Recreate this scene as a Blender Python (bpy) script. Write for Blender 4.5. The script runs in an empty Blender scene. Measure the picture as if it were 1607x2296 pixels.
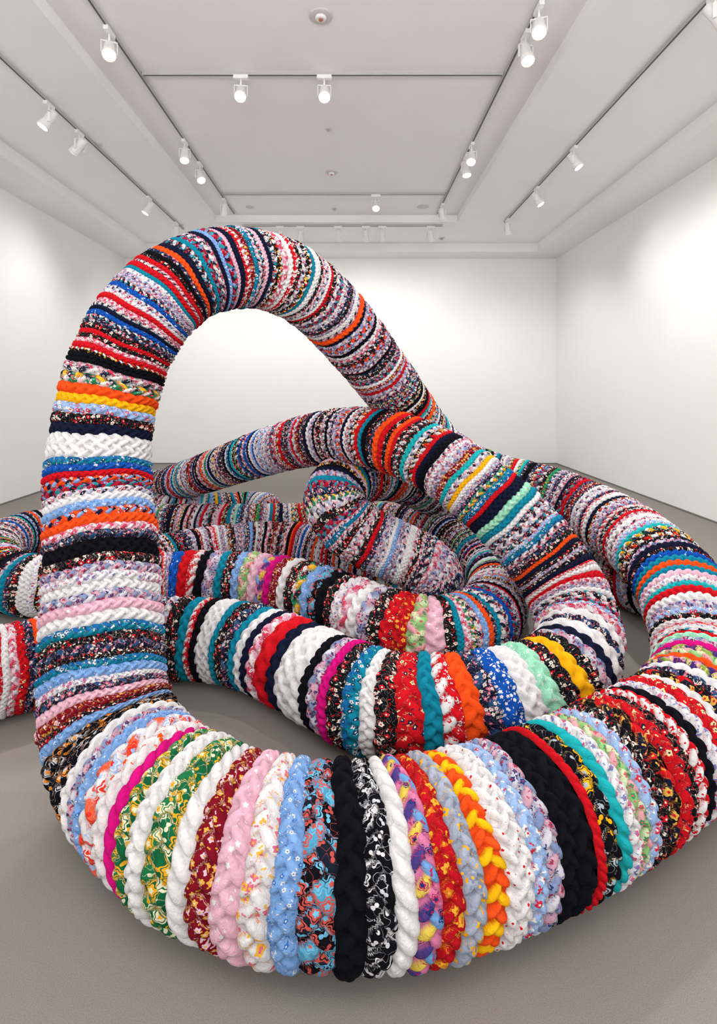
import bpy, bmesh, math, random
import numpy as np
from mathutils import Vector, Matrix
S = bpy.context.scene
C = S.collection
try:
    S.view_settings.view_transform = 'Standard'
    S.view_settings.look = 'None'
    S.view_settings.exposure = 0.12
except Exception: pass
F, CX, HY, EYE = 1200.0, 790.0, 870.0, 1.6     # calibrated focal length (px), vanishing point, eye height (m)
rng = np.random.default_rng(7); random.seed(11)

def lin(hx):
    hx = hx.lstrip('#'); o = []
    for i in (0, 2, 4):
        c = int(hx[i:i+2], 16)/255
        o.append(c/12.92 if c <= .04045 else ((c+.055)/1.055)**2.4)
    return (*o, 1.0)

# ------------------------------------------------------------------ materials
def newmat(name):
    m = bpy.data.materials.new(name); m.use_nodes = True
    return m, m.node_tree.nodes, m.node_tree.links, m.node_tree.nodes['Principled BSDF']
def plain(name, hx, rough=.6, metal=0, emit=0, noise=0, nscale=20):
    m, n, l, b = newmat(name); c = lin(hx)
    b.inputs['Base Color'].default_value = c; b.inputs['Roughness'].default_value = rough; b.inputs['Metallic'].default_value = metal
    tc = n.new('ShaderNodeTexCoord')
    if noise:
        t = n.new('ShaderNodeTexNoise'); t.inputs['Scale'].default_value = nscale; t.inputs['Detail'].default_value = 4
        l.new(tc.outputs['Object'], t.inputs['Vector'])
        r = n.new('ShaderNodeValToRGB')
        r.color_ramp.elements[0].position = .3; r.color_ramp.elements[1].position = .7
        r.color_ramp.elements[0].color = (c[0]*(1-noise), c[1]*(1-noise), c[2]*(1-noise), 1)
        r.color_ramp.elements[1].color = (min(1, c[0]*(1+noise)), min(1, c[1]*(1+noise)), min(1, c[2]*(1+noise)), 1)
        l.new(t.outputs['Fac'], r.inputs['Fac']); l.new(r.outputs['Color'], b.inputs['Base Color'])
    if emit:
        b.inputs['Emission Color'].default_value = (1, .98, .95, 1); b.inputs['Emission Strength'].default_value = emit
    return m
M_wall = plain('painted_wall', '#f1f1ef', .8, noise=.01, nscale=1.5)
M_ceil = plain('painted_ceiling', '#f5f4f4', .85, noise=.01, nscale=2)
M_recess = plain('painted_ceiling_recess', '#f4f1f2', .85, noise=.01, nscale=2)
M_base = plain('shadow_gap', '#77736e', .7, noise=.05)
M_track = plain('track_grey', '#b8b6b6', .5, noise=.03)
M_slot = plain('track_slot', '#4a4949', .6, noise=.03)
M_white = plain('fixture_white', '#efeeec', .4, noise=.01)
M_lens = plain('lamp_lens_lit', '#ffffff', .3, emit=20)
M_lensoff = plain('lamp_lens_dim', '#6b6967', .3, emit=.0, noise=.1, nscale=60)
M_disc = plain('ceiling_disc', '#cfcac9', .5, noise=.02)
M_copper = plain('sensor_copper', '#b5745a', .4, .3, noise=.05)
# carpet
m, n, l, b = newmat('carpet'); M_floor = m
tc = n.new('ShaderNodeTexCoord')
t1 = n.new('ShaderNodeTexNoise'); t1.inputs['Scale'].default_value = 330; t1.inputs['Detail'].default_value = 2
bk = n.new('ShaderNodeTexBrick'); bk.offset = .5; bk.inputs['Scale'].default_value = 1; bk.inputs['Brick Width'].default_value = 3.6; bk.inputs['Row Height'].default_value = 2.6
bk.inputs['Mortar Size'].default_value = .002; bk.inputs['Color1'].default_value = (1, 1, 1, 1); bk.inputs['Color2'].default_value = (.98, .98, .98, 1); bk.inputs['Mortar'].default_value = (.88, .88, .88, 1)
for t in (t1, bk): l.new(tc.outputs['Object'], t.inputs['Vector'])
r1 = n.new('ShaderNodeValToRGB'); r1.color_ramp.elements[0].position = .3; r1.color_ramp.elements[1].position = .7
r1.color_ramp.elements[0].color = lin('#7c766f'); r1.color_ramp.elements[1].color = lin('#8f8982')
mx = n.new('ShaderNodeMix'); mx.data_type = 'RGBA'; mx.blend_type = 'MULTIPLY'; mx.inputs[0].default_value = 1
l.new(t1.outputs['Fac'], r1.inputs['Fac']); l.new(r1.outputs['Color'], mx.inputs[6]); l.new(bk.outputs['Color'], mx.inputs[7])
l.new(mx.outputs[2], b.inputs['Base Color']); b.inputs['Roughness'].default_value = .95
bp = n.new('ShaderNodeBump'); bp.inputs['Strength'].default_value = .35; bp.inputs['Distance'].default_value = .0015
l.new(t1.outputs['Fac'], bp.inputs['Height']); l.new(bp.outputs['Normal'], b.inputs['Normal'])

# fabric: colours of strands and printed motifs come from mesh attributes
m, n, l, b = newmat('braided_fabric'); M_fab = m
def attr(name):
    a = n.new('ShaderNodeAttribute'); a.attribute_type = 'GEOMETRY'; a.attribute_name = name; return a
def mth(op, a=None, b_=None, c=None):
    x = n.new('ShaderNodeMath'); x.operation = op
    for i, v in enumerate((a, b_, c)):
        if v is None: continue
        if isinstance(v, (int, float)): x.inputs[i].default_value = v
        else: l.new(v, x.inputs[i])
    return x.outputs[0]
def mixc(f, a, b_):
    x = n.new('ShaderNodeMix'); x.data_type = 'RGBA'
    if isinstance(f, (int, float)): x.inputs[0].default_value = f
    else: l.new(f, x.inputs[0])
    for i, v in ((6, a), (7, b_)):
        if isinstance(v, tuple): x.inputs[i].default_value = v
        else: l.new(v, x.inputs[i])
    return x.outputs[2]
aC, aP, aQ, aR, aU = attr('strand'), attr('motif_a'), attr('motif_b'), attr('params'), attr('cloth_uv')
sp = n.new('ShaderNodeSeparateColor'); l.new(aR.outputs['Color'], sp.inputs[0])
dens, lines, pet = sp.outputs[0], sp.outputs[1], sp.outputs[2]
def flowers(scale, petals, k, amp):
    mpv = n.new('ShaderNodeVectorMath'); mpv.operation = 'SCALE'; mpv.inputs['Scale'].default_value = scale
    l.new(aU.outputs['Vector'], mpv.inputs[0])
    v = n.new('ShaderNodeTexVoronoi'); v.voronoi_dimensions = '2D'; v.inputs['Scale'].default_value = 1; v.inputs['Randomness'].default_value = .7
    l.new(mpv.outputs[0], v.inputs['Vector'])
    sb = n.new('ShaderNodeVectorMath'); sb.operation = 'SUBTRACT'; l.new(mpv.outputs[0], sb.inputs[0]); l.new(v.outputs['Position'], sb.inputs[1])
    s = n.new('ShaderNodeSeparateXYZ'); l.new(sb.outputs[0], s.inputs[0])
    th = mth('ARCTAN2', s.outputs[1], s.outputs[0])
    cs = n.new('ShaderNodeSeparateColor'); l.new(v.outputs['Color'], cs.inputs[0])
    ph = mth('MULTIPLY', cs.outputs[2], 6.28)
    co = mth('COSINE', mth('MULTIPLY_ADD', th, petals, ph))
    rad = mth('MULTIPLY', mth('MULTIPLY_ADD', co, amp, 1-amp), mth('MULTIPLY', pet, k))
    q = mth('DIVIDE', v.outputs['Distance'], rad)
    occ = mth('LESS_THAN', cs.outputs[0], dens)
    which = mth('GREATER_THAN', cs.outputs[1], .5)
    return mth('MULTIPLY', mth('LESS_THAN', q, 1.0), occ), mth('LESS_THAN', q, .34), which, q
col = aC.outputs['Color']
# thin stems
nz = n.new('ShaderNodeTexNoise'); nz.noise_dimensions = '2D'; nz.inputs['Scale'].default_value = 1.5; nz.inputs['Detail'].default_value = 0; nz.inputs['Distortion'].default_value = .3
l.new(aU.outputs['Vector'], nz.inputs['Vector'])
ln = mth('LESS_THAN', mth('ABSOLUTE', mth('SUBTRACT', nz.outputs['Fac'], .5)), mth('MULTIPLY', lines, .007))
col = mixc(ln, col, aQ.outputs['Color'])
# leaves
f2, c2, w2, q2 = flowers(1.5, 2, .95, .42)
col = mixc(mth('MULTIPLY', f2, .92), col, mixc(w2, aQ.outputs['Color'], aP.outputs['Color']))
# blossoms with petals, darker petal rims where the cloth has line work
f1, c1, w1, q1 = flowers(1.0, 5, 1.2, .16)
fc = mixc(w1, aP.outputs['Color'], aQ.outputs['Color'])
rim = mth('MULTIPLY', mth('LESS_THAN', mth('ABSOLUTE', mth('SUBTRACT', q1, .72)), .07), mth('GREATER_THAN', lines, .65))
fc = mixc(rim, fc, aC.outputs['Color'])
fc = mixc(c1, fc, mixc(w1, aQ.outputs['Color'], aP.outputs['Color']))
col = mixc(f1, col, fc)
tcf = n.new('ShaderNodeTexCoord')
nw = n.new('ShaderNodeTexNoise'); nw.inputs['Scale'].default_value = 42; nw.inputs['Detail'].default_value = 6; nw.inputs['Distortion'].default_value = 1.6; nw.inputs['Roughness'].default_value = .65
l.new(tcf.outputs['Object'], nw.inputs['Vector'])
l.new(col, b.inputs['Base Color']); b.inputs['Roughness'].default_value = 1.0
b.inputs['Specular IOR Level'].default_value = .08
b1 = n.new('ShaderNodeBump'); b1.inputs['Strength'].default_value = .95; b1.inputs['Distance'].default_value = .008; l.new(nw.outputs['Fac'], b1.inputs['Height'])
l.new(b1.outputs['Normal'], b.inputs['Normal'])

# ------------------------------------------------------------------ basic mesh helpers
def bx(bm, x0, x1, y0, y1, z0, z1):
    v = [bm.verts.new(p) for p in ((x0,y0,z0),(x1,y0,z0),(x1,y1,z0),(x0,y1,z0),(x0,y0,z1),(x1,y0,z1),(x1,y1,z1),(x0,y1,z1))]
    for f in ((0,3,2,1),(4,5,6,7),(0,1,5,4),(1,2,6,5),(2,3,7,6),(3,0,4,7)): bm.faces.new([v[i] for i in f])
def lathe(bm, prof, seg=28, cap0=True, cap1=True):
    rings = []
    for r, z in prof: rings.append([bm.verts.new((r*math.cos(2*math.pi*i/seg), r*math.sin(2*math.pi*i/seg), z)) for i in range(seg)])
    for a, c in zip(rings, rings[1:]):
        for i in range(seg): bm.faces.new((a[i], a[(i+1) % seg], c[(i+1) % seg], c[i]))
    if cap0: bm.faces.new(rings[0][::-1])
    if cap1: bm.faces.new(rings[-1])
def mk(name, bm, mat, smooth=False):
    bmesh.ops.recalc_face_normals(bm, faces=bm.faces)
    me = bpy.data.meshes.new(name); bm.to_mesh(me); bm.free(); me.materials.append(mat)
    if smooth:
        for p in me.polygons: p.use_smooth = len(p.vertices) == 4
    return me
def ob(name, me, parent=None, loc=(0,0,0)):
    o = bpy.data.objects.new(name, me); C.objects.link(o); o.location = loc
    if parent: o.parent = parent
    return o
def tag(o, label=None, cat=None, group=None, kind=None):
    if label: o['label'] = label
    if cat: o['category'] = cat
    if group: o['group'] = group
    if kind: o['kind'] = kind
    return o
def struct(name, boxes, mat):
    bm = bmesh.new()
    for q in boxes: bx(bm, *q)
    return tag(ob(name, mk(name, bm, mat)), kind='structure')

# ------------------------------------------------------------------ room
XL, XR, YB, YF = -4.80, 4.30, 11.29, -3.2
HW, HM, HR = 4.33, 4.50, 4.62
struct('floor', [(XL-.2, XR+.2, YF-.2, YB+.2, -.1, 0)], M_floor)
struct('wall_back', [(XL-.2, XR+.2, YB, YB+.2, 0, 4.9)], M_wall)
struct('wall_front', [(XL-.2, XR+.2, YF-.2, YF, 0, 4.9)], M_wall)
struct('wall_left', [(XL-.2, XL, YF, YB, 0, 4.9)], M_wall)
struct('wall_right', [(XR, XR+.2, YF, YB, 0, 4.9)], M_wall)
cx0, cx1, cy1 = -4.12, 3.70, 10.71           # perimeter soffit inner edge
rx0, rx1, ry1, ry0 = -2.39, 1.83, 9.35, -2.0  # raised recess
struct('ceiling', [(XL, rx0, YF, YB, HM, 4.8), (rx1, XR, YF, YB, HM, 4.8), (rx0, rx1, ry1, YB, HM, 4.8), (rx0, rx1, YF, ry0, HM, 4.8)], M_ceil)
struct('trim_1', [(rx0, rx1, ry0, ry1, HR, 4.78)], M_recess)
struct('trim_2', [(XL, cx0, YF, YB, HW, HM), (cx1, XR, YF, YB, HW, HM), (cx0, cx1, cy1, YB, HW, HM)], M_wall)
struct('baseboard_back', [(XL, XR, YB-.012, YB, 0, .022)], M_base)
struct('baseboard_left', [(XL, XL+.012, YF, YB-.012, 0, .022)], M_base)
struct('baseboard_right', [(XR-.012, XR, YF, YB-.012, 0, .022)], M_base)

# ------------------------------------------------------------------ tracks
def rail(x0, y0, x1, y1, top, label):
    r_ = tag(ob('track_rail', None, None, ((x0+x1)/2, (y0+y1)/2, top)), label, 'lighting track', 'lighting tracks on the ceiling')
    hx, hy = abs(x1-x0)/2, abs(y1-y0)/2; w = .014
    bm = bmesh.new(); bs = bmesh.new()
    if hx > hy:
        bx(bm, -hx, hx, -w, w, -.03, 0); bx(bs, -hx+.01, hx-.01, -.006, .006, -.0315, -.028)
    else:
        bx(bm, -w, w, -hy, hy, -.03, 0); bx(bs, -.006, .006, -hy+.01, hy-.01, -.0315, -.028)
    ob('rail', mk('rail', bm, M_track), r_); ob('slot', mk('slot', bs, M_slot), r_)
XOL, XIL, XIR, XOR = -3.06, -2.03, 1.46, 2.64
rail(XOL, -1, XOL, 9.7, HM, 'outermost left track rail nearest the left gallery wall')
rail(XOR, -1, XOR, 9.3, HM, 'outermost right track rail nearest the right gallery wall')
rail(XIL, -1, XIL, 9.2, HR, 'long left rail along the edge of the raised ceiling panel')
rail(XIR, -1, XIR, 9.2, HR, 'long right rail along the edge of the raised ceiling panel')
rail(XIL+.02, 5.12, XIR-.02, 5.12, HR, 'nearer short crossing rail carrying two bright spotlights')
rail(XIL+.02, 8.28, XIR-.02, 8.28, HR, 'farther short crossing rail carrying one bright spotlight')
rail(-1.95, 9.5, 1.6, 9.5, HM, 'rearmost rail holding a row of dim spotlights before the back wall')

# ------------------------------------------------------------------ spotlights
KS = .9
bm = bmesh.new(); bx(bm, -.02, .02, -.07, .07, -.035, 0); me_adapter = mk('adapter', bm, M_white)
bm = bmesh.new(); lathe(bm, [(.009, -.11), (.009, -.03)], 12); me_stem = mk('stem', bm, M_white, True)
bm = bmesh.new(); bx(bm, -.065, -.059, -.012, .012, -.05, .055); bx(bm, .059, .065, -.012, .012, -.05, .055); bx(bm, -.065, .065, -.012, .012, .05, .058); me_yoke = mk('yoke', bm, M_white)
def hp(p): return [(r*KS, z) for r, z in p]
bm = bmesh.new(); lathe(bm, hp([(.030, .095), (.045, .09), (.05, .03), (.052, -.03), (.062, -.07), (.062, -.11), (.058, -.11), (.056, -.085)]), 32, True, False); me_house = mk('housing', bm, M_white, True)
bm = bmesh.new(); lathe(bm, hp([(.055, -.098), (.055, -.094)]), 32); me_lens = mk('lens', bm, M_lens)
bm = bmesh.new(); lathe(bm, hp([(.055, -.098), (.055, -.094)]), 32); me_lensoff = mk('lens', bm, M_lensoff)
bm = bmesh.new(); lathe(bm, hp([(.0625, -.112), (.066, -.105), (.066, -.095), (.0625, -.09)]), 32, False, False); me_rim = mk('rim', bm, M_white, True)
def spot(x, y, top, target, lit, label, power=1.0, cross=False):
    z = top-.03
    root = tag(ob('track_spotlight', None, None, (x, y, z)), label, 'spotlight', 'track spotlights')
    if cross: root.rotation_euler.z = math.pi/2
    ob('adapter', me_adapter, root); ob('stem', me_stem, root)
    hz = z-.155
    d = (Vector(target)-Vector((x, y, hz))).normalized()
    q = (-d).to_track_quat('Z', 'Y'); inv = Matrix.Rotation(-root.rotation_euler.z, 3, 'Z').to_quaternion()
    yk = ob('yoke', me_yoke, root, (0, 0, -.155)); yk.rotation_euler.z = math.atan2(d.y, d.x)-math.pi/2-root.rotation_euler.z
    h = ob('housing', me_house, root, (0, 0, -.155)); h.rotation_mode = 'QUATERNION'; h.rotation_quaternion = inv @ q
    ob('lens', me_lens if lit else me_lensoff, h); ob('rim', me_rim, h)
    if power > 0:
        ld = bpy.data.lights.new('lamp', 'SPOT'); ld.energy = 70*power; ld.spot_size = math.radians(125); ld.spot_blend = 1; ld.shadow_soft_size = .06; ld.color = (1, .988, .98)
        lo = ob('lamp', ld, h, (0, 0, -.125))
TW = 1.2
def px2(X, px): return X*F/(px-CX)
LW, RW = (lambda y: (XL, y-.7, TW)), (lambda y: (XR, y-.7, TW))
spot(XOL, px2(XOL,110), HM, LW(5.2), 1, 'brightly lit spotlight nearest the camera on the outermost left rail', 1.7)
spot(XOL, px2(XOL,178), HM, (XL,6.6,2.9), 0, 'unlit white spotlight second along the outermost left rail', 0)
spot(XOL, px2(XOL,334), HM, LW(8), 1, 'lit spotlight third along the outermost left rail', 1.7)
spot(XOL, px2(XOL,395), HM, (-3.8,YB,TW), 0, 'small spotlight at the far end of the outermost left rail, just above the arch', 1.2)
spot(XIL, px2(XIL,245), HR, (-1.0,2.0,.5), 1, 'large lit spotlight at upper left on the inner left rail', 1.7)
spot(XIL, px2(XIL,414), HR, (-1.6,4.8,.3), 1, 'nearer of the two close spotlights midway on the inner left rail', 1.2)
spot(XIL, px2(XIL,448), HR, (-.5,5.0,.3), 1, 'farther of the two close spotlights midway on the inner left rail', 1.2)
spot(XIL, px2(XIL,503), HR, (-2.6,9.6,TW), 1, 'lit spotlight near the far end of the inner left rail', 1.4)
spot(-1.067, 5.12, HR, (-.8,2.6,1.2), 1, 'left bright spotlight on the nearer crossing rail', 1.4, True)
spot(-.27, 5.12, HR, (0,2.2,.3), 1, 'right bright spotlight on the nearer crossing rail', 1.4, True)
spot(.36, 8.28, HR, (.4,5,.3), 1, 'single bright spotlight on the farther crossing rail', 1.2, True)
spot(XIR, px2(XIR,1208), HR, (.6,1.6,.3), 1, 'dazzling spotlight at upper right on the inner right rail', 2.2)
spot(XIR, px2(XIR,1178), HR, (1.8,3,.3), 1, 'lit spotlight just beyond the dazzling one on the inner right rail', 1.2)
spot(XIR, px2(XIR,1057), HR, (.6,4,.3), 1, 'nearer of the two close spotlights midway on the inner right rail', 1.2)
spot(XIR, px2(XIR,1044), HR, (1.8,6,.2), 1, 'farther of the two close spotlights midway on the inner right rail', 1.2)
spot(XIR, px2(XIR,991), HR, (2.4,9.9,TW), 1, 'lit spotlight near the far end of the inner right rail', 1.4)
spot(XOR, px2(XOR,1603), HM, RW(3.4), 1, 'spotlight cut off by the right edge on the outermost right rail', 1.6)
spot(XOR, px2(XOR,1286), HM, RW(6.2), 1, 'lit spotlight second along the outermost right rail', 1.5)
spot(XOR, px2(XOR,1203), HM, RW(7.6), 1, 'lit spotlight third along the outermost right rail', 1.5)
spot(XOR, px2(XOR,1138), HM, (3.4,9.9,TW), 1, 'lit spotlight at the far end of the outermost right rail', 1.3)
for i, (px, nm) in enumerate(((627,'first'),(673,'second'),(758,'third'),(820,'fourth'),(857,'fifth'),(965,'sixth'))):
    X = (px-CX)/F*9.5
    spot(X, 9.5, HM, (X*1.6, YB, 1.9), 0, nm+' dim spotlight from the left on the rearmost rail', .6, True)
# added, unseen fill lights behind the viewer: one facing down over the near end of the room, one uplight washing the ceiling
def area(x, y, z, sx, sy, e, rx):
    ld = bpy.data.lights.new('added_fill_light', 'AREA'); ld.shape = 'RECTANGLE'; ld.size = sx; ld.size_y = sy; ld.energy = e; ld.color = (1, .99, .985)
    o = ob('added_fill_light', ld, None, (x, y, z)); o.rotation_euler.x = rx; return o
area(-.25, -.3, 4.3, 4.0, 1.2, 50, math.radians(22))
area(-.25, -2.2, 2.6, 6.5, 1.0, 260, math.radians(128))

# ------------------------------------------------------------------ ceiling discs
def disc(px, py, hc, dia, kind, label):
    Z = (hc-EYE)*F/(HY-py); X = (px-CX)/F*Z; r = dia/2
    names = {'sensor': 'smoke_detector', 'sprinkler': 'sprinkler', 'plate': 'ceiling_plate'}
    root = tag(ob(names[kind], None, None, (X, Z, hc)), label, {'sensor': 'smoke detector', 'sprinkler': 'sprinkler', 'plate': 'ceiling plate'}[kind])
    bm = bmesh.new(); lathe(bm, [(r, 0), (r, -.006), (r*.9, -.012), (r*.55, -.014)], 36); ob('plate', mk('plate', bm, M_disc, True), root)
    if kind == 'sensor':
        bm = bmesh.new(); lathe(bm, [(r*.5, -.012), (r*.46, -.028), (r*.3, -.034)], 28); ob('dome', mk('dome', bm, M_white, True), root)
        bm = bmesh.new(); lathe(bm, [(r*.2, -.034), (r*.17, -.042)], 20); ob('sensor_eye', mk('sensor_eye', bm, M_copper, True), root)
    elif kind == 'sprinkler':
        bm = bmesh.new(); lathe(bm, [(r*.3, -.012), (r*.22, -.025), (r*.45, -.028), (r*.45, -.032)], 20); ob('nozzle', mk('nozzle', bm, M_track, True), root)
disc(719, 35, HR, .19, 'sensor', 'round white ceiling detector with a copper coloured centre')
disc(736, 288, HR, .075, 'sprinkler', 'small round sprinkler midway on the raised ceiling')
disc(743, 386, HR, .17, 'sensor', 'pale round detector on the ceiling above the far crossing rail')
disc(750, 468, HR, .09, 'sprinkler', 'small sprinkler beyond the far crossing rail')
disc(560, 464, HR, .14, 'plate', 'faint flat plate on the ceiling left beyond the far crossing rail')
disc(948, 463, HR, .20, 'plate', 'faint flat plate on the ceiling right beyond the far crossing rail')
disc(222, 322, HM, .08, 'plate', 'small round plate between the two left rails')
disc(990, 534, HM, .12, 'sprinkler', 'small round sprinkler at right in front of the back wall')
disc(407, 504, HM, .07, 'sprinkler', 'small round sprinkler at left before the back wall')

# ------------------------------------------------------------------ braided sculpture
W_, N_, V_, R_, T_, B_, L_, O_, Y_, G_, P_, K_, S_, MN = '#dfdcdc', '#0f0f15', '#141930', '#c81520', '#12809a', '#144fa8', '#7aa3d8', '#ec4f1a', '#f2b014', '#1a8b5c', '#cf127a', '#e2b0c2', '#a0a9ba', '#98d6b6'
# code: strands, motif a, motif b, density, lines, cells per metre, petal, description
FB = {
 'W': ([W_], W_, W_, 0, 0, 20, .3, 'plain white braid'),
 'N': ([N_], N_, N_, 0, 0, 20, .3, 'plain black braid'),
 'V': ([V_], V_, V_, 0, 0, 20, .3, 'plain navy braid'),
 'R': ([R_], R_, R_, 0, 0, 20, .3, 'plain red braid'),
 'T': ([T_], T_, T_, 0, 0, 20, .3, 'teal braid'),
 'U': (['#1faab0'], T_, T_, 0, 0, 20, .3, 'turquoise braid'),
 'B': ([B_], L_, W_, .12, 0, 50, .3, 'bright blue braid'),
 'L': ([L_], W_, '#3d6cb8', .35, .5, 80, .3, 'light blue braid'),
 'O': ([O_], O_, O_, 0, 0, 20, .3, 'orange braid'),
 'Y': ([Y_], Y_, Y_, 0, 0, 20, .3, 'yellow braid'),
 'G': ([G_], Y_, R_, .3, 0, 60, .3, 'green braid'),
 'P': ([P_], P_, P_, 0, 0, 20, .3, 'hot pink braid'),
 'K': ([K_], W_, W_, .12, 0, 60, .3, 'pale pink braid'),
 'S': ([S_], Y_, '#7f89a2', .45, .6, 40, .30, 'grey blue braid printed with yellow sprigs'),
 'M': ([MN], W_, '#6cc49a', .3, 0, 60, .3, 'mint green braid'),
 'n': ([N_], R_, '#e6dfd0', .42, .6, 50, .36, 'black floral braid'),
 'q': ([N_], '#f0922c', '#c8c8ce', .4, .8, 24, .42, 'black braid with large orange and white flowers'),
 'y': ([N_], Y_, '#a9b6bc', .36, .8, 24, .42, 'black braid with yellow flowers'),
 'b': ([N_], '#e0dede', '#cdcdd2', .5, .9, 30, .40, 'black braid with white line flowers'),
 'z': ([N_, '#18202e', '#4f9cc0'], '#6cb6d8', '#cc564c', .7, .8, 30, .46, 'black and blue bold printed braid'),
 'x': ([N_, V_, R_, N_], '#c81c28', '#d8a84c', .4, .6, 40, .38, 'black and red braid with crowded small flowers'),
 'w': ([W_], '#cc5070', '#6d7fb4', .5, .5, 58, .32, 'white braid with small flowers'),
 'f': ([W_], '#eab040', '#d8687e', .5, .6, 40, .32, 'white braid with yellow and pink flowers'),
 'o': ([W_], O_, O_, .35, .5, 30, .22, 'white braid with orange dots'),
 'j': ([W_, W_, '#ea603c'], '#dc3424', '#9db7e0', .45, .7, 24, .46, 'white and orange bold printed braid'),
 't': ([W_], R_, R_, .45, 0, 46, .11, 'white braid dotted with red stitches'),
 'r': ([R_], '#ecd09c', '#1a1d3c', .45, 0, 42, .28, 'red braid with cream flowers'),
 'i': (['#b81220'], '#e8a834', '#cf7020', .45, .5, 34, .28, 'red braid with golden motifs'),
 'd': (['#7c1020'], '#e0bcc8', '#d8a43c', .6, 0, 56, .33, 'dark red braid with tiny flowers'),
 'l': (['#93b3de'], '#c82844', '#e8e4da', .5, .5, 48, .36, 'light blue braid with red flowers'),
 'k': (['#e0a4b8', W_, '#cc3a5a'], '#b82640', W_, .5, .5, 58, .34, 'pink and white floral braid'),
 'v': ([V_, V_, '#204870'], '#cc607c', '#d8d2c8', .45, .6, 55, .36, 'navy floral braid'),
 'g': (['#14603a', '#1f7244'], '#e0a426', '#e0dcbc', .7, .7, 28, .42, 'green and gold leaf print braid'),
 'h': ([O_, '#f4bc16', '#ee521e', '#f4b512'], Y_, O_, 0, 0, 20, .3, 'orange and yellow chevron braid'),
 'm': (['#d87ca4', '#dcc050', '#6a9cd0', '#4a3c80'], '#1c2f6a', '#b02c5c', .4, 1.0, 32, .3, 'pink, yellow and blue printed braid'),
 'u': (['#8fc07a', '#e0a0a6', '#cbd8ae'], '#d84c60', '#3c8a58', .5, .3, 54, .32, 'pale green and pink floral braid'),
 'p': (['#432870', '#88a044', '#5c2464'], '#e098bc', '#d4ca6c', .45, .8, 30, .38, 'purple and green printed braid'),
 'c': ([T_, '#1a66a4'], W_, '#0f3350', .45, .6, 50, .34, 'teal blue floral braid'),
 'D': ([B_], W_, W_, .7, 0, 42, .25, 'blue braid with white dots'),
 'A': ([R_, W_], W_, R_, .6, 0, 55, .34, 'red and white floral braid'),
 '1': ([W_, '#9aa6c4', V_], '#d64c6c', W_, .5, .5, 70, .36, 'mixed white and navy braid'),
 '2': ([W_, '#d98aa4', V_, '#c0304c'], V_, W_, .5, .5, 70, .36, 'mixed pink and red braid'),
 '3': ([V_, W_, T_, N_], R_, W_, .5, .5, 70, .36, 'mixed navy and teal braid'),
 '4': ([N_, '#d0d4dc', N_, R_], W_, Y_, .4, .5, 70, .36, 'mixed black and red braid'),
 '5': ([G_, Y_, W_, V_], R_, W_, .4, .5, 70, .36, 'mixed green and yellow braid'),
 '6': ([O_, L_, V_], W_, R_, .3, .5, 70, .36, 'mixed orange and blue braid'),
 '7': (['#cccad4', '#c89cac', '#7e8eb2'], '#a83850', '#2c3c6c', .5, .5, 60, .34, 'pale mixed floral braid'),
 '8': (['#a8142e', '#1a8c94', V_], R_, L_, .4, .6, 50, .36, 'crimson and teal mixed braid'),
}
POOL = 'WWWWW1111111777777222222333344444wwwkkkvvvvvvvnnnnnnnNNNNVVVRRRRTTUcLlOOBYGMK55d886A'

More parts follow.
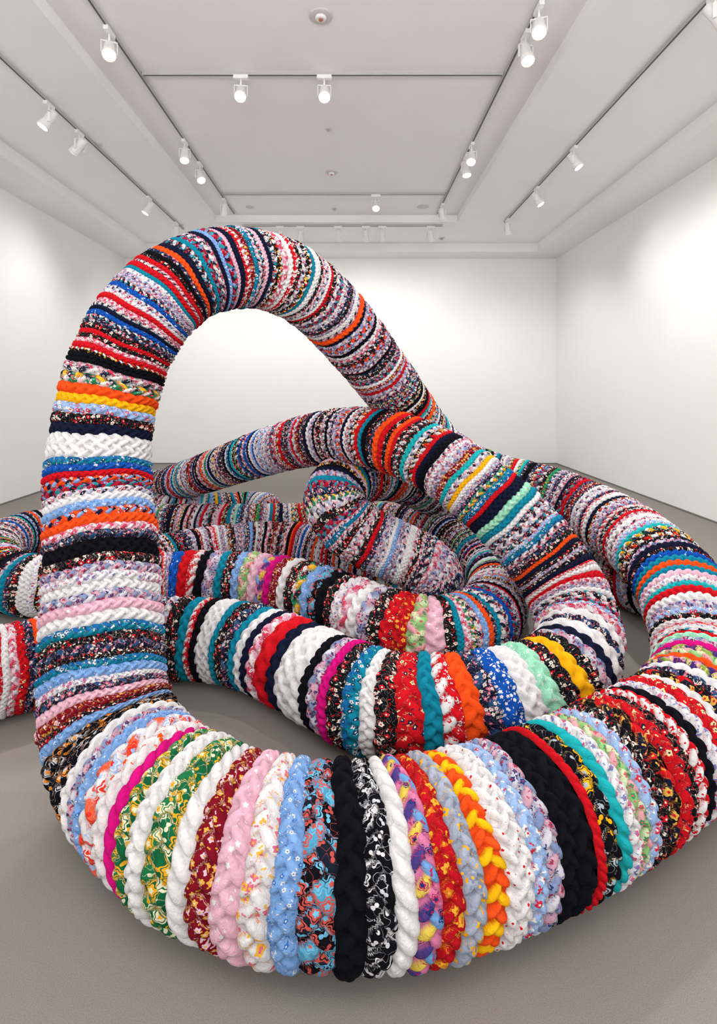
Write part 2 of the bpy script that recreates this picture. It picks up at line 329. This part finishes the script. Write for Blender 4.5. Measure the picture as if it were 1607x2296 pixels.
class Path:
    def __init__(s, pts, closed):
        P = []
        for q in pts:
            px, py, Z, r = q
            if Z is None: Z = (EYE-r)*F/(py-HY); h = r
            else: h = max(r, EYE-(py-HY)/F*Z)
            P.append(((px-CX)/F*Z, Z, h, r))
        P = np.array(P, float); n = len(P)
        idx = lambda i: P[i % n] if closed else P[min(max(i, 0), n-1)]
        out = []
        for i in range(n if closed else n-1):
            p0, p1, p2, p3 = idx(i-1), idx(i), idx(i+1), idx(i+2)
            if not closed and i == 0: p0 = 2*p1-p2
            if not closed and i == n-2: p3 = 2*p2-p1
            t0 = 0; t1 = t0+max(1e-4, np.linalg.norm(p1[:3]-p0[:3]))**.5; t2 = t1+max(1e-4, np.linalg.norm(p2[:3]-p1[:3]))**.5; t3 = t2+max(1e-4, np.linalg.norm(p3[:3]-p2[:3]))**.5
            for t in np.linspace(t1, t2, 60, endpoint=False):
                A1 = (t1-t)/(t1-t0)*p0+(t-t0)/(t1-t0)*p1; A2 = (t2-t)/(t2-t1)*p1+(t-t1)/(t2-t1)*p2; A3 = (t3-t)/(t3-t2)*p2+(t-t2)/(t3-t2)*p3
                B1 = (t2-t)/(t2-t0)*A1+(t-t0)/(t2-t0)*A2; B2 = (t3-t)/(t3-t1)*A2+(t-t1)/(t3-t1)*A3
                out.append((t2-t)/(t2-t1)*B1+(t-t1)/(t2-t1)*B2)
        out.append(idx(0) if closed else P[-1]); out = np.array(out)
        seg = np.linalg.norm(np.diff(out[:, :3], axis=0), axis=1); cum = np.concatenate(([0], np.cumsum(seg)))
        s.L = cum[-1]; s.ds = .01; s.closed = closed
        m_ = int(round(s.L/s.ds)); s.ds = s.L/m_
        ss = np.arange(m_+1)*s.ds
        D = np.stack([np.interp(ss, cum, out[:, k]) for k in range(4)], 1)
        kern = np.hanning(33); kern /= kern.sum()
        if closed:
            E = np.concatenate([D[-17:-1], D, D[1:17]])
        else: E = np.concatenate([D[:1].repeat(16, 0), D, D[-1:].repeat(16, 0)])
        D = np.stack([np.convolve(E[:, k], kern, 'valid') for k in range(4)], 1)
        pad = 20
        if closed: E = np.concatenate([D[-pad-1:-1], D, D[1:pad+1]])
        else:
            a = D[:1]+(D[:1]-D[1:2])*np.arange(pad, 0, -1)[:, None]; c = D[-1:]+(D[-1:]-D[-2:-1])*np.arange(1, pad+1)[:, None]
            E = np.concatenate([a, D, c])
            q = (np.arange(len(E))-pad)*s.ds
            dd = np.clip(np.minimum(q, s.L-q)/.16, 0, 1); E[:, 3] *= np.sqrt(np.clip(1-(1-dd)**2, .002, 1))
        s.pad = pad; s.P = E[:, :3]; s.R = E[:, 3]
        T = np.gradient(s.P, axis=0); T /= np.linalg.norm(T, axis=1)[:, None]; s.T = T
        Nn = np.zeros_like(T); v = np.array((0, 1, 0.)); v -= T[0]*v.dot(T[0]); v /= np.linalg.norm(v); Nn[0] = v
        for i in range(1, len(T)):
            v = Nn[i-1]-T[i]*Nn[i-1].dot(T[i]); Nn[i] = v/np.linalg.norm(v)
        s.N = Nn; s.B = np.cross(T, Nn)
        s.px = CX+s.P[:, 0]/np.maximum(s.P[:, 1], .1)*F; s.py = HY-(s.P[:, 2]-EYE)/np.maximum(s.P[:, 1], .1)*F
    def at(s, q):
        i = np.clip(q/s.ds+s.pad, 0, len(s.R)-1.001); i0 = i.astype(int) if hasattr(i, 'astype') else int(i); f = i-i0
        f3 = f[..., None] if hasattr(f, 'shape') and getattr(f, 'shape', ()) else f
        g = lambda A: A[i0]*(1-f3)+A[i0+1]*f3
        return g(s.P), g(s.N), g(s.B), s.R[i0]*(1-f)+s.R[i0+1]*f
    def near(s, px, py, lo=0):
        q0 = int(lo/s.ds)+s.pad
        d = (s.px-px)**2+(s.py-py)**2; d[:q0] = 1e12; d[len(d)-s.pad:] = 1e12
        return (int(np.argmin(d))-s.pad)*s.ds

g = None
A = Path([(1380,1735,g,.235),(1240,1810,g,.237),(1110,1862,g,.238),(960,1905,g,.238),(800,1922,g,.238),(610,1908,g,.238),(455,1855,g,.238),(340,1775,g,.237),
  (268,1685,1.96,.235),(236,1590,2.03,.232),(232,1490,2.10,.23),(231,1350,2.2,.228),(230,1220,2.30,.226),(222,1100,2.40,.224),(229,980,2.48,.222),(250,870,2.55,.22),
  (287,770,2.6,.22),(345,685,2.66,.219),(430,622,2.76,.218),(540,600,2.90,.216),(640,623,3.08,.214),(720,680,3.27,.212),(790,757,3.48,.21),(850,834,3.72,.208),
  (903,903,4.0,.206),(952,968,4.3,.206),(1018,1030,4.5,.208),(1110,1073,4.5,.21),(1210,1100,4.3,.216),(1305,1138,4.05,.222),(1385,1184,3.72,.228),(1460,1243,3.34,.232),
  (1522,1318,3.02,.236),(1564,1405,2.78,.238),(1586,1495,2.6,.238),(1572,1585,g,.237),(1495,1663,g,.236)], True)
Bp = Path([(620,1150,5.95,.2),(560,1142,6.15,.2),(480,1146,6.05,.2),(380,1146,6.1,.2),(270,1130,6.7,.2),(235,1112,7.2,.2),(290,1100,7.35,.2),(345,1094,6.7,.2),(450,1064,5.7,.205),(600,1012,4.75,.208),
  (710,984,4.3,.212),(800,977,3.95,.215),(885,992,3.68,.218),(988,1038,3.48,.221),(1098,1118,3.33,.226),(1195,1217,3.22,.23),(1268,1325,3.08,.23),(1297,1415,2.9,.226),(1285,1490,2.68,.222),(1222,1545,g,.22),
  (1120,1572,g,.218),(980,1588,g,.216),(850,1575,g,.215),(740,1528,g,.215),(640,1478,g,.215),(540,1442,g,.214),(440,1430,g,.214),(330,1434,g,.214),(190,1458,g,.214),(40,1495,g,.214),(-170,1540,g,.214)], False)
Dp = Path([(180,1335,g,.205),(290,1318,g,.205),(380,1302,g,.205),(500,1300,g,.205),(600,1308,g,.205),(700,1332,g,.205),(790,1368,g,.205),(880,1405,g,.207),(980,1425,g,.208),(1065,1405,g,.207),(1112,1350,g,.205),
  (1105,1290,g,.203),(1050,1235,g,.2),(970,1192,g,.2),(880,1172,g,.2),(780,1166,g,.2),(680,1172,g,.2),(560,1174,g,.2),(440,1174,g,.2),(330,1174,g,.2),(200,1180,g,.202),(110,1188,g,.205),(40,1203,g,.207),(-8,1230,g,.21),(-18,1265,g,.212),
  (20,1300,g,.212),(90,1313,g,.21),(180,1300,g,.207),(280,1275,g,.205),(380,1250,g,.203),(480,1232,g,.202),(590,1222,g,.202),(690,1227,g,.202),(780,1247,g,.202),(850,1278,g,.204),(915,1310,3.84,.204),(965,1325,3.72,.206),(978,1293,3.7,.208),
  (930,1255,3.72,.21),(858,1222,3.74,.213),(790,1186,3.76,.217),(748,1132,3.82,.219),(764,1086,4.02,.219),(830,1064,4.4,.214),(900,1076,4.85,.208),(965,1108,5.2,.2),(1060,1152,5.35,.2),(1150,1180,5.2,.2),(1230,1205,4.9,.2),(1310,1245,4.45,.2),
  (1390,1292,g,.2),(1480,1325,g,.2),(1600,1345,g,.2),(1720,1350,g,.2)], False)

def ring_data(path, s0, w, code, ncol=2):
    strands, p1, p2, dens, ln_, sc, petal, desc = FB[code]
    c0, _, _, r0 = path.at(s0)
    dist = math.sqrt(c0[0]**2+c0[1]**2+(c0[2]-EYE)**2)
    near = dist < 2.75
    if near: sc *= .82
    circ = 2*math.pi*r0
    cw = w/ncol
    p = cw*2.15 if ncol > 1 else w*1.3
    if code == 'h': p = cw*1.4
    K = max(6, int(round(circ/p))); p = circ/K
    per = 14 if near else (8 if dist < 3.6 else 6)
    Nn = K*per; Mm = (9*ncol+3) if near else (5*ncol+1)
    VE = 1.22
    u = np.linspace(0, 2*math.pi, Nn+1); v = np.linspace(-VE, VE, Mm)
    U, Vv = np.meshgrid(u, v)
    a = U/(2*math.pi)*K + rng.random()
    lob = np.zeros_like(U); sid = np.zeros(U.shape, int); var = np.zeros_like(U); colid = np.zeros(U.shape, int)
    nl = (K*2+4)*max(ncol, 1)
    rnd = rng.uniform(.9, 1.04, nl); jit = rng.uniform(-.07, .07, nl); jv = rng.uniform(-.06, .06, nl)
    if ncol == 1: la_m, lb_m, th0 = .72*p, .36*w, 36
    else:
        la_m = max(.60*p, 1.0*cw); lb_m = .50*cw; th0 = 36
        if code == 'h': la_m = .95*cw; lb_m = .40*cw; th0 = 48
    for c in range(ncol):
        vc = -1+(2*c+1)/ncol
        if ncol == 2: vc *= .90
        th = math.radians(th0 if c % 2 == 0 else -th0)
        for dk in (-1, 0, 1):
            kk = np.round(a-.5*(c % 2))+dk
            ki = (kk.astype(int) % K)*ncol+c
            x = (a-.5*(c % 2)-kk+jit[ki])*p; y = (Vv-vc+jv[ki])*w/2
            xr = x*math.cos(th)+y*math.sin(th); yr = -x*math.sin(th)+y*math.cos(th)
            hgt = np.sqrt(np.clip(1-(xr/la_m)**2-(yr/lb_m)**2, 0, 1))
            upd = hgt > lob
            lob = np.where(upd, hgt, lob)
            sid = np.where(upd, (ki//ncol*2+c) if ncol > 1 else ki, sid)
            if code == 'h': sid = np.where(upd, ki//ncol, sid)
            var = np.where(upd, rnd[ki], var); colid = np.where(upd, c, colid)
    var = np.where(var == 0, .85, var)
    E = np.clip(1-np.abs(Vv/(VE+.01))**2.6, 0, 1)**.5
    D = min(.58*w, .034) if ncol <= 2 else min(.45*w, .032)
    lamp = .54 if near else .62
    t = E*((1-lamp)+lamp*lob**.7)
    rad_j = rng.uniform(-.005, .006)
    Sq = s0+Vv*w/2 + .014*np.sin(U+1.9*s0) + .007*np.sin(2*U-3.1*s0) + .004*np.sin(5*U+9*s0)
    Pp, Nv, Bv, Rr = path.at(Sq)
    Rf = np.maximum(Rr-D+D*1.08*t+rad_j*E, .004)
    Pos = Pp+Nv*(Rf*np.cos(U))[..., None]+Bv*(Rf*np.sin(U))[..., None]
    Pos[..., 2] = np.maximum(Pos[..., 2], .001+.002*(1-E))
    cols = np.array([lin(h) for h in strands])
    Col = cols[sid % len(strands)].copy(); Col[..., :3] *= var[..., None]; Col = np.clip(Col, 0, 1)
    sgn = np.where(colid % 2 == 0, 1., -1.); ca, sa = math.cos(.6), math.sin(.6)
    X0, Y0 = U*r0*sc, Vv*w/2*sc
    if near: X1 = X0+(sid % 5)*1.37; Y1 = Y0+colid*3.61
    else: X1, Y1 = X0, Y0
    UVv = np.stack([X1+rng.random()*50, Y1+rng.random()*50, np.zeros_like(U)], -1)
    nv = U.size
    one = np.ones((nv, 1))
    idx = np.arange(nv).reshape(Mm, Nn+1)
    quads = np.stack([idx[:-1, :-1], idx[:-1, 1:], idx[1:, 1:], idx[1:, :-1]], -1).reshape(-1, 4)
    score = w/dist
    px = CX+c0[0]/max(c0[1], .1)*F; py = HY-(c0[2]-EYE)/max(c0[1], .1)*F
    if not (-40 < px < 1650 and 400 < py < 2296): score = 0
    return dict(co=Pos.reshape(-1, 3), q=quads, col=Col.reshape(-1, 4), p1=one*np.array(lin(p1)), p2=one*np.array(lin(p2)), par=one*np.array((dens, ln_, petal, 1.)), uv=UVv.reshape(-1, 3), score=score, desc=desc)

RINGS = []
def lay(path, a, b_, seq):
    """seq: list of (code, weight[, ncol]) filling arclength a..b_"""
    tot = sum(q[1] for q in seq); s = a
    for q in seq:
        w = (b_-a)*q[1]/tot
        RINGS.append(ring_data(path, s+w/2, w*1.0, q[0], q[2] if len(q) > 2 else 2)); s += w
def parse(t):
    out = []
    for k in t.split():
        p = k.split(':'); q = [p[0], float(p[1]) if len(p) > 1 and p[1] else 1.0]
        if len(p) > 2: q.append(int(p[2]))
        out.append(tuple(q))
    return out
def fill(path, a, b_, w0, w1=None):
    if w1 is None: w1 = w0
    s = a; seq = []; last = ''
    while s < b_-1e-4:
        f = (s-a)/(b_-a); w = (w0+(w1-w0)*f)*random.choice((.65, .75, .85, 1, 1.1, 1.2))
        c = random.choice(POOL)
        while c == last: c = random.choice(POOL)
        last = c; nc = 2
        if c in 'WNV' and random.random() < .2: w *= 1.5; nc = 3
        seq.append((c, w, nc)); s += w
    lay(path, a, b_, seq)

# loop A: right foreground to left, up the column and over the arch
s1 = A.near(800, 1922); s2 = A.near(250, 1640); s3 = A.near(232, 1480); s4 = A.near(231, 1235); s5 = A.near(226, 1040); s6 = A.near(262, 830); s7 = A.near(400, 640); s8 = A.near(1527, 1330)
s9 = A.near(1586, 1495)
lay(A, 0, s1, parse('x:1.2 n:.9 l:.9 u:.9 w:.8 U:.7:1 y:1.2 R:.45:1 N:1.2 N:.9 7:.9 l:.8 t:1.3:3 h:1.1 S:.9 i:.9 m:.9 W:.8:1 b:1.1'))
lay(A, s1, s2, parse('N:1 z:1.3 L:.9 f:1 K:1 d:1.0 W:.75:1 g:1.2 W:.75 g:.8 P:.7:1 o:1.0 j:1.0 L:.6 7:.6 W:.9 q:1.7:3 q:1.0'))
lay(A, s2, s3, parse('L:1.1 n:.5 d:1 K:1 v:.8 w:.7 L:1.1 c:.8 n:.7'))
lay(A, s3, s4, parse('v:.8 n:.8 c:.8 W:1.1 K:.9 7:.9 W:.9 w:.8 7:.9 n:.8 N:1.5:3'))
lay(A, s4, s5, parse('v:.8 k:.8 O:1 6:.9 L:1 W:1 1:.7 8:.9 6:.9 R:.8 B:1 c:.9'))
lay(A, s5, s6, parse('W:2.3:4 V:1 n:.9 l:1 Y:.9 O:1 5:1 2:1 N:.4'))
lay(A, s6, s7, parse('N:1.1 4:.8 R:1.2 k:.8 n:.9 R:.9 n:1 v:.9 3:.8 B:1 V:.8 2:.9 k:.8 R:1 w:.8 1:.8 B:1 3:.8 7:.8 7:.8 w:.8 T:.7 R:1.2 2:.7 R:.8 n:.8 N:.9 v:.7'))
fill(A, s7, s8, .027, .034)
lay(A, s8, s9, parse('O:.9 T:.7 K:.9 w:.8 U:.7 R:.8 W:.9 7:.8 l:.8 n:.8 W:.8 k:.7 O:.9'))
lay(A, s9, A.L, parse('w:.8 W:.7 3:.8 R:.6 M:.9 7:1 P:.6:1 p:1.2 u:.8 O:1 p:.8 W:1 v:.9 x:1 W:.8 r:1.2 w:.8 N:1 A:.8 n:.8 r:.9'))
# strand B
b1 = Bp.near(1290, 1440); b2 = Bp.near(1250, 1522); b3 = Bp.near(900, 1582); b4 = Bp.near(740, 1528); b5 = Bp.near(640, 1478); b6 = Bp.near(400, 1430)
fill(Bp, 0, b1, .027, .034)
lay(Bp, b1, b2, parse('W:.8 v:.7 W:1 V:.7 7:.8'))
lay(Bp, b2, b3, parse('n:.8 Y:1.0 n:1 M:1 W:1.3:3 D:1.2 v:1 O:1 A:1 T:.8 r:1.2'))
lay(Bp, b3, b4, parse('n:1.1 W:.7 c:1 n:1 P:.6 7:1.1 N:.7'))
lay(Bp, b4, b5, parse('W:2:4 V:.9 R:1.2'))
lay(Bp, b5, b6, parse('k:1 V:.7 W:1 T:.8 v:1 n:1 T:.6 W:1.8:4 N:.7 A:.7 T:1 n:.7'))
b7 = Bp.near(120, 1475)
fill(Bp, b6, b7, .042)
lay(Bp, b7, Bp.L, parse('L A O:.8 v r k W:.7 A n O:.8 A R:.8 w r k A'))
# strand D
d1 = Dp.near(380, 1302); d2 = Dp.near(790, 1368)
fill(Dp, 0, d1, .042)
lay(Dp, d1, d2, parse('B:1 R:.9 A:.8 N:.8 7:1 T:.7 n:.8 L:.8 u:.9 K:.9 m:.9 P:.7 d:.9 W:.8 n:1 5:.9 L:1 z:.8 N:1 n:.8'))
d3 = Dp.near(980, 1425, d2)
lay(Dp, d2, d3, parse('w:.9 k:.9 W:.9 7:.9 n:.9 r:.8 i:.8 u:.8 K:.8'))
fill(Dp, d3, Dp.L, .030, .032)

def build(name, rings, parent, off):
    co = np.concatenate([r['co'] for r in rings])-off
    q = []; k = 0
    for r in rings: q.append(r['q']+k); k += len(r['co'])
    q = np.concatenate(q)
    me = bpy.data.meshes.new(name)
    me.vertices.add(len(co)); me.vertices.foreach_set('co', co.astype(np.float32).ravel())
    me.loops.add(len(q)*4); me.loops.foreach_set('vertex_index', q.astype(np.int32).ravel())
    me.polygons.add(len(q)); me.polygons.foreach_set('loop_start', np.arange(len(q), dtype=np.int32)*4)
    try: me.polygons.foreach_set('loop_total', np.full(len(q), 4, np.int32))
    except Exception: pass
    me.update(calc_edges=True)
    me.polygons.foreach_set('use_smooth', np.ones(len(q), bool))
    for nm, key in (('strand', 'col'), ('motif_a', 'p1'), ('motif_b', 'p2'), ('params', 'par')):
        at = me.attributes.new(nm, 'FLOAT_COLOR', 'POINT'); at.data.foreach_set('color', np.concatenate([r[key] for r in rings]).astype(np.float32).ravel())
    at = me.attributes.new('cloth_uv', 'FLOAT_VECTOR', 'POINT'); at.data.foreach_set('vector', np.concatenate([r['uv'] for r in rings]).astype(np.float32).ravel())
    me.materials.append(M_fab)
    return ob(name, me, parent)
off = np.array((0., 3.2, 0.))
root = tag(ob('textile_sculpture', None, None, tuple(off)), 'giant looping tube sculpture wrapped in colourful braided fabric, arching up from the gallery floor', 'sculpture')
order = sorted(range(len(RINGS)), key=lambda i: -RINGS[i]['score']); top = set(order[:100])
for i in order[:100]:
    o = build('fabric_braid', [RINGS[i]], root, off); o['label'] = RINGS[i]['desc']
rest = [RINGS[i] for i in range(len(RINGS)) if i not in top]
o = build('wound_braids', rest, root, off); o['kind'] = 'stuff'
print('rings', len(RINGS), 'verts', sum(len(r['co']) for r in RINGS), 'lengths', A.L, Bp.L, Dp.L)

# ------------------------------------------------------------------ world and camera
w = bpy.data.worlds.new('World'); S.world = w; w.use_nodes = True
w.node_tree.nodes['Background'].inputs[0].default_value = (.8, .8, .8, 1); w.node_tree.nodes['Background'].inputs[1].default_value = .2
cd = bpy.data.cameras.new('camera'); cam = ob('camera', cd, None, (0, 0, EYE)); cam.rotation_euler = (math.pi/2, 0, 0)
cd.sensor_fit = 'AUTO'; cd.sensor_width = 36; cd.lens = F/2296*36; cd.shift_x = (803.5-CX)/2296; cd.shift_y = -(1148-HY)/2296
cd.clip_start = .05
S.camera = cam
